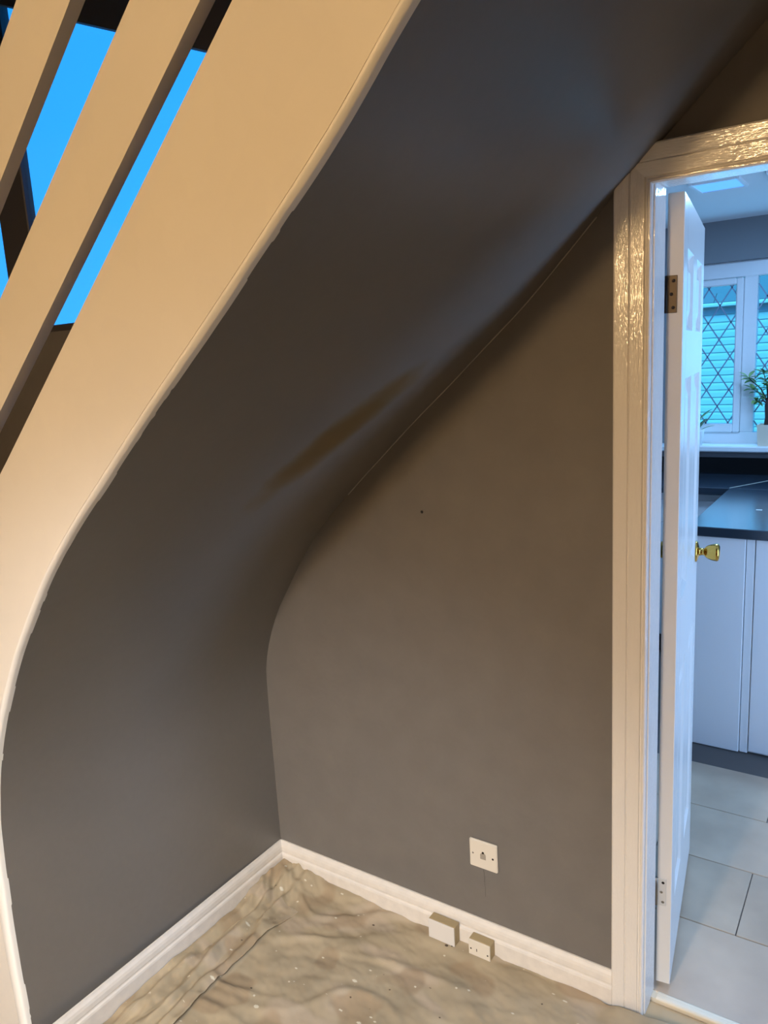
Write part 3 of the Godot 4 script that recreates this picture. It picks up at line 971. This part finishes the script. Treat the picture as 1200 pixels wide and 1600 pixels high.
func plants() -> void:
	var rng := RandomNumberGenerator.new()
	rng.seed = 21
	# bushy plant with a dark woody stem on the right of the sill
	var sill := 1.106
	var at := Vector3(1.098, sill, -2.80)
	var p := thing("potted_plant", "bushy small-leaved plant with a dark woody trunk in a pale square pot", "plant", at)
	var st := mb()
	var lo := 0.040
	var hi := 0.047
	var hh := 0.112
	for k in 4:
		var a := PI / 4 + PI / 2 * k
		var b := a + PI / 2
		var r2 := sqrt(2.0)
		var q := [Vector3(cos(a) * lo * r2, 0, sin(a) * lo * r2), Vector3(cos(b) * lo * r2, 0, sin(b) * lo * r2), Vector3(cos(b) * hi * r2, hh, sin(b) * hi * r2), Vector3(cos(a) * hi * r2, hh, sin(a) * hi * r2)]
		face(st, q, Vector3(cos((a + b) / 2), 0, sin((a + b) / 2)))
		var q2 := [q[3], q[2], q[2] * Vector3(0.86, 1, 0.86), q[3] * Vector3(0.86, 1, 0.86)]
		face(st, q2, Vector3.UP)
		face(st, [q2[3], q2[2], q2[2] - Vector3(0, 0.02, 0), q2[3] - Vector3(0, 0.02, 0)], -Vector3(cos((a + b) / 2), 0, sin((a + b) / 2)))
	obj("pot", st, M.pot, p)
	st = mb(); box(st, Vector3(-0.041, 0.02, -0.041), Vector3(0.041, 0.095, 0.041))
	obj("soil", st, M.soil, p)
	st = mb(true)
	tube(st, [Vector3(0.0, 0.09, 0), Vector3(0.004, 0.15, 0.004), Vector3(-0.004, 0.21, 0.0), Vector3(0.0, 0.26, -0.004)], [0.021, 0.0185, 0.015, 0.009], 10)
	var tips := [Vector3(-0.10, 0.36, 0.01), Vector3(-0.075, 0.30, 0.03), Vector3(-0.03, 0.38, -0.01), Vector3(0.03, 0.40, 0.01), Vector3(0.07, 0.33, 0.02), Vector3(-0.06, 0.24, 0.02), Vector3(0.10, 0.28, -0.02), Vector3(0.0, 0.33, 0.05)]
	for t in tips:
		tube(st, [Vector3(0, 0.22, 0), t * Vector3(0.4, 0, 0.4) + Vector3(0, lerpf(0.23, t.y, 0.55), 0), t], [0.005, 0.0035, 0.0018], 6)
	obj("trunk", st, M.bark, p)
	for t in tips:
		for k in 10:
			var f := 1.0 if k < 5 else rng.randf_range(0.55, 0.95)
			var base: Vector3 = Vector3(0, 0.24, 0).lerp(t, f)
			var dir := Vector3(rng.randf_range(-1, 1), rng.randf_range(-0.25, 0.9), rng.randf_range(-0.6, 1))
			var lf := mb()
			leaf(lf, base, dir, Vector3(0.1, 1, 0.2), rng.randf_range(0.040, 0.058), rng.randf_range(0.017, 0.024))
			obj("leaf", lf, M.leaf_b if rng.randf() < 0.4 else M.leaf_a, p)
	# little plant beside the door edge
	var q := thing("potted_plant", "small spiky green plant in a white pot, half hidden by the door edge", "plant", Vector3(0.742, sill, -2.78))
	st = mb(true)
	lathe(st, [Vector2(0, 0), Vector2(0.032, 0), Vector2(0.041, 0.07), Vector2(0.044, 0.088), Vector2(0.040, 0.088), Vector2(0.037, 0.075), Vector2(0, 0.075)], Vector3.ZERO, Vector3.UP, 26)
	obj("pot", st, M.pot_white, q)
	for k in 16:
		var a := TAU * k / 16.0 + rng.randf_range(-0.15, 0.15)
		var lf := mb()
		leaf(lf, Vector3(cos(a) * 0.012, 0.074 + 0.004 * k, sin(a) * 0.012), Vector3(cos(a), rng.randf_range(0.7, 1.9), sin(a)), Vector3(cos(a) * -0.3, 1, sin(a) * -0.3), rng.randf_range(0.07, 0.11), 0.016)
		obj("leaf", lf, M.leaf_b if k % 3 == 0 else M.leaf_a, q)

func outside() -> void:
	var st := mb()
	box(st, Vector3(-6, -0.5, -14), Vector3(8, -0.3, KZ - 0.27))
	struct("ground", st, M.grass, "dull green yard outside the kitchen window", "ground")
	var z := -6.0
	var b := thing("neighbour_outbuilding", "neighbouring outbuilding clad in pale horizontal boards, seen through the leaded window", "building", Vector3(0, 0, z))
	st = mb(); box(st, Vector3(-3.0, -0.3, -2.2), Vector3(4.0, 1.99, -0.03))
	obj("wall", st, M.board, b)
	# boards, lapped: lower edge proud
	var bd := mb()
	var pitch := 0.0685
	var pr := [Vector2(0, 0), Vector2(0.001, 0.009), Vector2(0.008, 0.0125), Vector2(0.045, 0.0115), Vector2(pitch - 0.004, 0.008), Vector2(pitch, 0.004), Vector2(pitch, 0)]
	sweep(bd, pr, [Vector3(-3, 0, 0), Vector3(4, 0, 0)], [Vector3.UP, Vector3.UP], Vector3(0, 0, 1))
	bd.generate_normals()
	var bm := bd.commit()
	for i in 24:
		share("board", bm, M.board, b, Transform3D(Basis.IDENTITY, Vector3(0, 1.975 - pitch * (i + 1), -0.03)))
	st = mb(); box(st, Vector3(-3.0, 1.975, -0.03), Vector3(4.0, 2.012, 0.05), 0.008)
	obj("gutter", st, M.upvc, b)
	# tiled roof sloping away
	var rl := mb()
	box(rl, Vector3(-0.16, -0.012, -0.16), Vector3(0.16, 0.0, 0.02), 0.003)
	rl.generate_normals()
	var rm := rl.commit()
	var roof := mb()
	var sl := Basis(Vector3.RIGHT, deg_to_rad(32))
	face(roof, [Vector3(-3.1, 2.0, 0.02), Vector3(4.1, 2.0, 0.02), Vector3(4.1, 3.25, -2.0), Vector3(-3.1, 3.25, -2.0)], Vector3(0, 1, 1))
	face(roof, [Vector3(-3.1, 1.98, 0.02), Vector3(4.1, 1.98, 0.02), Vector3(4.1, 3.23, -2.0), Vector3(-3.1, 3.23, -2.0)], Vector3(0, -1, -1))
	var rf := obj("roof", roof, M.roof_tile, b)
	for j in 3:
		for i in 8:
			share("roof_tile", rm, M.roof_tile, rf, Transform3D(sl, Vector3(-0.6 + 0.325 * i + (0.16 if j % 2 else 0.0), 2.03 + 0.085 * j, 0.02 - 0.135 * j)))

# ------------------------------------------------------------------ dust sheet
var fold_a: FastNoiseLite
var fold_b: FastNoiseLite
var fold_c: FastNoiseLite

func sheet_h(x: float, z: float) -> float:
	var h := -0.0175
	# long soft folds that sweep across the alcove
	var wx := fold_b.get_noise_2d(x * 1.6, z * 1.6)
	var w := z * 1.0 + x * 0.22 + wx * 0.22
	var r := fold_a.get_noise_2d(w * 4.6, x * 1.1 + 5.0)
	h += 0.008 * exp(-r * r * 10.0) * smoothstep(0.10, 0.22, x)
	h += 0.007 * fold_a.get_noise_2d(w * 3.0 + 11.0, x * 1.4)
	h += 0.0035 * fold_c.get_noise_2d(x * 8.0 + z * 3.0, z * 15.0 - x * 2.0)
	h += 0.0011 * fold_c.get_noise_2d(x * 40.0 + 3.0, z * 46.0)
	# gathers along the curved wall, bunched up in the corner
	var near := (1.0 - smoothstep(0.10, 0.22, x))
	var lane := x * 46.0 + 1.6 * fold_b.get_noise_2d(x * 6.0, z * 3.0) - z * 3.0
	h += near * (0.008 + 0.011 * (1.0 - 0.7 * (1.0 - smoothstep(0.03, 0.2, z))) * sin(lane * 2.2) * smoothstep(0.02, 0.07, x) + 0.006 * fold_c.get_noise_2d(x * 22.0, z * 5.0))
	var corner := 1.0 - smoothstep(0.03, 0.22, Vector2(x - 0.03, (z - 0.03) * 0.8).length())
	h += corner * (0.024 + 0.012 * fold_c.get_noise_2d(x * 22.0 - z * 18.0, z * 5.0 + x * 4.0))
	# sagging into the angle of the skirting
	h += 0.004 * (1.0 - smoothstep(0.0, 0.06, z - 0.02))
	# pressed flat under the two boxes on the skirting
	var flat := smoothstep(0.585, 0.61, x) * (1.0 - smoothstep(0.815, 0.84, x)) * (1.0 - smoothstep(0.055, 0.09, z))
	h = lerpf(h, -0.0126, flat)
	return maxf(h, FLOOR_Y + 0.0025)

func sheet_edge_x(z: float) -> float:    # hem that crosses the doorway corner
	return 1.95

func dust_sheet() -> void:
	fold_a = noise(1.0, 2, 51)
	fold_b = noise(1.0, 2, 52)
	fold_c = noise(1.0, 2, 53)
	var root := thing("dust_sheet", "crumpled beige cotton dust sheet flecked with paint, spread over the floor", "dust sheet")
	var st := mb(true)
	var x0 := 0.0188
	var x1 := 1.96
	var nx := 270
	var z1 := 1.55
	var nzz := 210
	var gr := []
	for i in nx + 1:
		var col := []
		var x := lerpf(x0, x1, float(i) / nx)
		# the near hem: straight along the skirting, then round the casing foot and across the doorway
		var ze := 0.0186
		if x > 1.10: ze = lerpf(ze, 0.030, smoothstep(1.10, 1.15, x))
		if x > 1.215: ze = 0.030 - 0.012 * smoothstep(1.215, 1.30, x) - 0.018 * smoothstep(1.28, 1.55, x)
		for j in nzz + 1:
			var f := float(j) / nzz
			var z := lerpf(ze, z1, f * (0.55 + 0.45 * f))
			var y := sheet_h(x, z)
			if x > 1.12:  # lies up against the foot of the casing
				y += 0.010 * smoothstep(1.12, 1.17, x) * (1.0 - smoothstep(1.26, 1.36, x)) * (1.0 - smoothstep(0.02, 0.14, z))
			col.append(Vector3(x, y, z))
		gr.append(col)
	for i in nx:
		for j in nzz:
			var q := [gr[i][j], gr[i + 1][j], gr[i + 1][j + 1], gr[i][j + 1]]
			var uv := []
			for p in q: uv.append(Vector2(p.x / 2.0, p.z / 1.6))
			quad_uv(st, q, uv, Vector3.UP)
	st.index()
	obj("cloth", st, M.sheet, root)
	# turned-over strip along the curved wall; its free edge throws a thin dark line
	var fl := mb(true)
	var na := 46
	var nb := 150
	var g2 := []
	for j in nb + 1:
		var z := lerpf(0.16, 1.0, float(j) / nb)
		var grow := smoothstep(0.16, 0.30, z)
		var xe := 0.193 + 0.006 * sin(z * 11.0) + 0.004 * fold_c.get_noise_1d(z * 9.0)
		var xs := lerpf(0.12, 0.06, grow)
		var row := []
		for i in na + 1:
			var f := float(i) / na
			var x := lerpf(xs, xe, f)
			var bh := sheet_h(x, z)
			var lift := (0.0015 + 0.0145 * grow) * smoothstep(0.0, 0.45, f)
			var y := bh + lift + 0.004 * grow * sin(f * 7.0 + z * 3.0 + fold_b.get_noise_1d(z * 4.0) * 2.0) * smoothstep(0.0, 0.3, f) * (1.0 - f * 0.7)
			row.append(Vector3(x, y, z))
		var last: Vector3 = row[na]
		row.append(last + Vector3(0.0015, -0.001, 0))
		row.append(last + Vector3(0.0012, -0.0035, 0))
		row.append(last + Vector3(-0.03, -0.0045, 0))
		g2.append(row)
	for j in nb:
		for i in g2[j].size() - 1:
			var q := [g2[j][i], g2[j][i + 1], g2[j + 1][i + 1], g2[j + 1][i]]
			var uv := []
			for p in q: uv.append(Vector2((p.x + 0.4) / 2.0, p.z / 1.6))
			var out := Vector3.UP if i < na else (Vector3(1, 0.3, 0) if i == na else (Vector3(1, -0.3, 0) if i == na + 1 else Vector3.DOWN))
			quad_uv(fl, q, uv, out)
	fl.index()
	obj("turned_fold", fl, M.sheet, root)

# ------------------------------------------------------------------ small fittings
func screw_head(at: Vector3, dir: Vector3, r: float, m: Material, parent: Node3D) -> void:
	var st := mb(true)
	lathe(st, [Vector2(0, 0.0009), Vector2(r * 0.8, 0.0007), Vector2(r, 0.0)], at, dir, 14)
	obj("screw", st, m, parent)

func small_things() -> void:
	# telephone socket plate on the wall
	var s := thing("telephone_socket", "square cream telephone socket plate screwed to the grey wall", "socket", Vector3(0.7789, 0.2857, 0.0))
	var st := mb()
	box(st, Vector3(-0.043, -0.043, 0.0), Vector3(0.043, 0.043, 0.009), 0.003)
	obj("face_plate", st, M.plastic, s)
	screw_head(Vector3(-0.0315, 0.0, 0.009), Vector3(0, 0, 1), 0.0028, M.steel, s)
	screw_head(Vector3(0.0300, -0.001, 0.009), Vector3(0, 0, 1), 0.0032, M.screw_dark, s)
	st = mb()
	var arch := [Vector2(-0.0085, -0.011), Vector2(0.0085, -0.011), Vector2(0.0085, 0.003), Vector2(0.005, 0.008), Vector2(-0.005, 0.008), Vector2(-0.0085, 0.003)]
	slab(st, arch, 0.0085, 0.0098)
	obj("port_shutter", st, mat(c8(168, 158, 144), 0.5), s)
	st = mb()
	box(st, Vector3(-0.003, 0.006, 0.0085), Vector3(0.003, 0.012, 0.0102), 0.0005)
	obj("port_slot", st, M.screw_dark, s)
	# two surface boxes on the skirting
	var b1 := thing("surface_box", "larger blank white box, its body painted with warm lamplight, on the skirting, left of its smaller neighbour", "junction box", Vector3(0.656, 0, 0.0178))
	st = mb(); box(st, Vector3(-0.043, -0.012, 0.0), Vector3(0.043, 0.0488, 0.0295), 0.002)
	obj("back_box", st, M.box_lamplight_tint, b1)
	st = mb(); box(st, Vector3(-0.043, -0.012, 0.0297), Vector3(0.043, 0.0488, 0.0335), 0.0012)
	obj("cover", st, M.plastic_white, b1)
	screw_head(Vector3(0.034, -0.012, 0.0335), Vector3(0, 0, 1), 0.0022, M.screw_dark, b1)
	var b2 := thing("telephone_box", "smaller white telephone box on the skirting with two screws and a slot, its body painted with warm lamplight", "junction box", Vector3(0.778, 0, 0.0178))
	st = mb(); box(st, Vector3(-0.0335, -0.012, 0.0), Vector3(0.0335, 0.0365, 0.0285), 0.002)
	obj("back_box", st, M.box_lamplight_tint, b2)
	st = mb(); box(st, Vector3(-0.0335, -0.012, 0.0287), Vector3(0.0335, 0.0365, 0.0325), 0.0012)
	obj("cover", st, M.plastic, b2)
	screw_head(Vector3(-0.026, 0.008, 0.0325), Vector3(0, 0, 1), 0.0026, M.screw_dark, b2)
	screw_head(Vector3(0.026, 0.005, 0.0325), Vector3(0, 0, 1), 0.0026, M.screw_dark, b2)
	st = mb(); box(st, Vector3(-0.009, 0.004, 0.032), Vector3(-0.0065, 0.013, 0.0329), 0.0004)
	obj("port_slot", st, M.screw_dark, b2)
	# wall plug left in the wall
	var wp := mb(true)
	lathe(wp, [Vector2(0, 0.0008), Vector2(0.003, 0.001), Vector2(0.0042, 0.0)], Vector3.ZERO, Vector3(0, 0, 1), 16)
	var o := obj("wall_plug", wp, M.dark, null, Vector3(0.626, 1.258, 0.0))
	tag(o, "small dark screw hole plug alone in the middle of the grey wall", "wall plug")

func hall_lamp() -> void:
	# added cool-white fill spot, out of view, aimed low into the alcove
	var da := Vector3(1.05, 2.4, 3.5)
	var hp := thing("fill_spot", "added unseen cool white fill spotlight in the hall ceiling", "fill_spot", da)
	var pf := mb(true)
	lathe(pf, [Vector2(0.040, 0.0), Vector2(0.040, -0.006), Vector2(0.052, -0.006), Vector2(0.056, 0.0)], Vector3.ZERO, Vector3.UP, 28)
	obj("trim_ring", pf, M.plastic_white, hp)
	var dp := mb(true)
	lathe(dp, [Vector2(0, -0.002), Vector2(0.040, -0.002), Vector2(0.040, 0.0), Vector2(0, 0.0)], Vector3.ZERO, Vector3.UP, 28)
	obj("lens", dp, M.fill_spot_lens, hp)
	var sp := SpotLight3D.new()
	sp.name = "fill_spot_beam"
	sp.light_color = Color(0.86, 0.92, 1.0).linear_to_srgb()
	sp.light_energy = 4.6
	sp.light_size = 0.08
	sp.spot_angle = 40.0
	sp.spot_angle_attenuation = 1.0
	sp.spot_range = 12.0
	sp.spot_attenuation = 2.0
	sp.shadow_enabled = true
	add_child(sp, true)
	sp.look_at_from_position(da + Vector3(0, -0.05, 0), Vector3(0.70, -0.6, 0.9), Vector3.UP)
	# second added fill spot further right, turned to the foot of the curved wall
	var db := Vector3(1.9, 2.4, 2.6)
	var hq := thing("fill_spot", "second added unseen fill spotlight, over the right side of the hall", "fill_spot", db)
	for k in 2:
		share(["trim_ring", "lens"][k], (hp.get_child(k) as MeshInstance3D).mesh, [M.plastic_white, M.fill_spot_lens][k], hq, Transform3D.IDENTITY)
	var sq: SpotLight3D = sp.duplicate()
	sq.name = "fill_spot_beam_001"
	add_child(sq, true)
	sq.light_energy = 9.0
	sq.spot_angle = 30.0
	sq.look_at_from_position(db + Vector3(0, -0.05, 0), Vector3(0.2, -0.5, 0.7), Vector3.UP)
	var at := Vector3(0.92, 2.16, 3.8)
	var l := thing("pendant_lamp", "bare warm bulb on a white cord hanging from the hall ceiling", "lamp", at)
	var bl := mb(true)
	lathe(bl, [Vector2(0.0, -0.034), Vector2(0.012, -0.0325), Vector2(0.022, -0.027), Vector2(0.0295, -0.018), Vector2(0.0325, -0.006), Vector2(0.031, 0.006), Vector2(0.025, 0.020), Vector2(0.017, 0.034), Vector2(0.014, 0.044), Vector2(0.0, 0.044)], Vector3.ZERO, Vector3.UP, 24)
	obj("bulb", bl, M.lamp_glass, l)
	var st := mb(true)
	lathe(st, [Vector2(0, 0.038), Vector2(0.017, 0.038), Vector2(0.018, 0.075), Vector2(0.008, 0.088), Vector2(0, 0.09)], Vector3.ZERO, Vector3.UP, 20)
	obj("holder", st, M.plastic_white, l)
	st = mb(true)
	tube(st, [Vector3(0, 0.085, 0), Vector3(0, 0.16, 0), Vector3(0, 0.23, 0)], 0.0035, 8)
	obj("cord", st, M.plastic_white, l)
	st = mb(true)
	lathe(st, [Vector2(0, 0.21), Vector2(0.035, 0.222), Vector2(0.045, 0.24), Vector2(0, 0.24)], Vector3.ZERO, Vector3.UP, 24)
	obj("ceiling_rose", st, M.plastic_white, l)
	var o := OmniLight3D.new()
	o.name = "pendant_lamp_light"
	o.light_color = Color(1.0, 0.66, 0.32).linear_to_srgb()
	o.light_energy = 3.85
	o.light_size = 0.10
	o.omni_range = 14.0
	o.omni_attenuation = 2.0
	o.shadow_enabled = true
	add_child(o, true)
	o.position = at
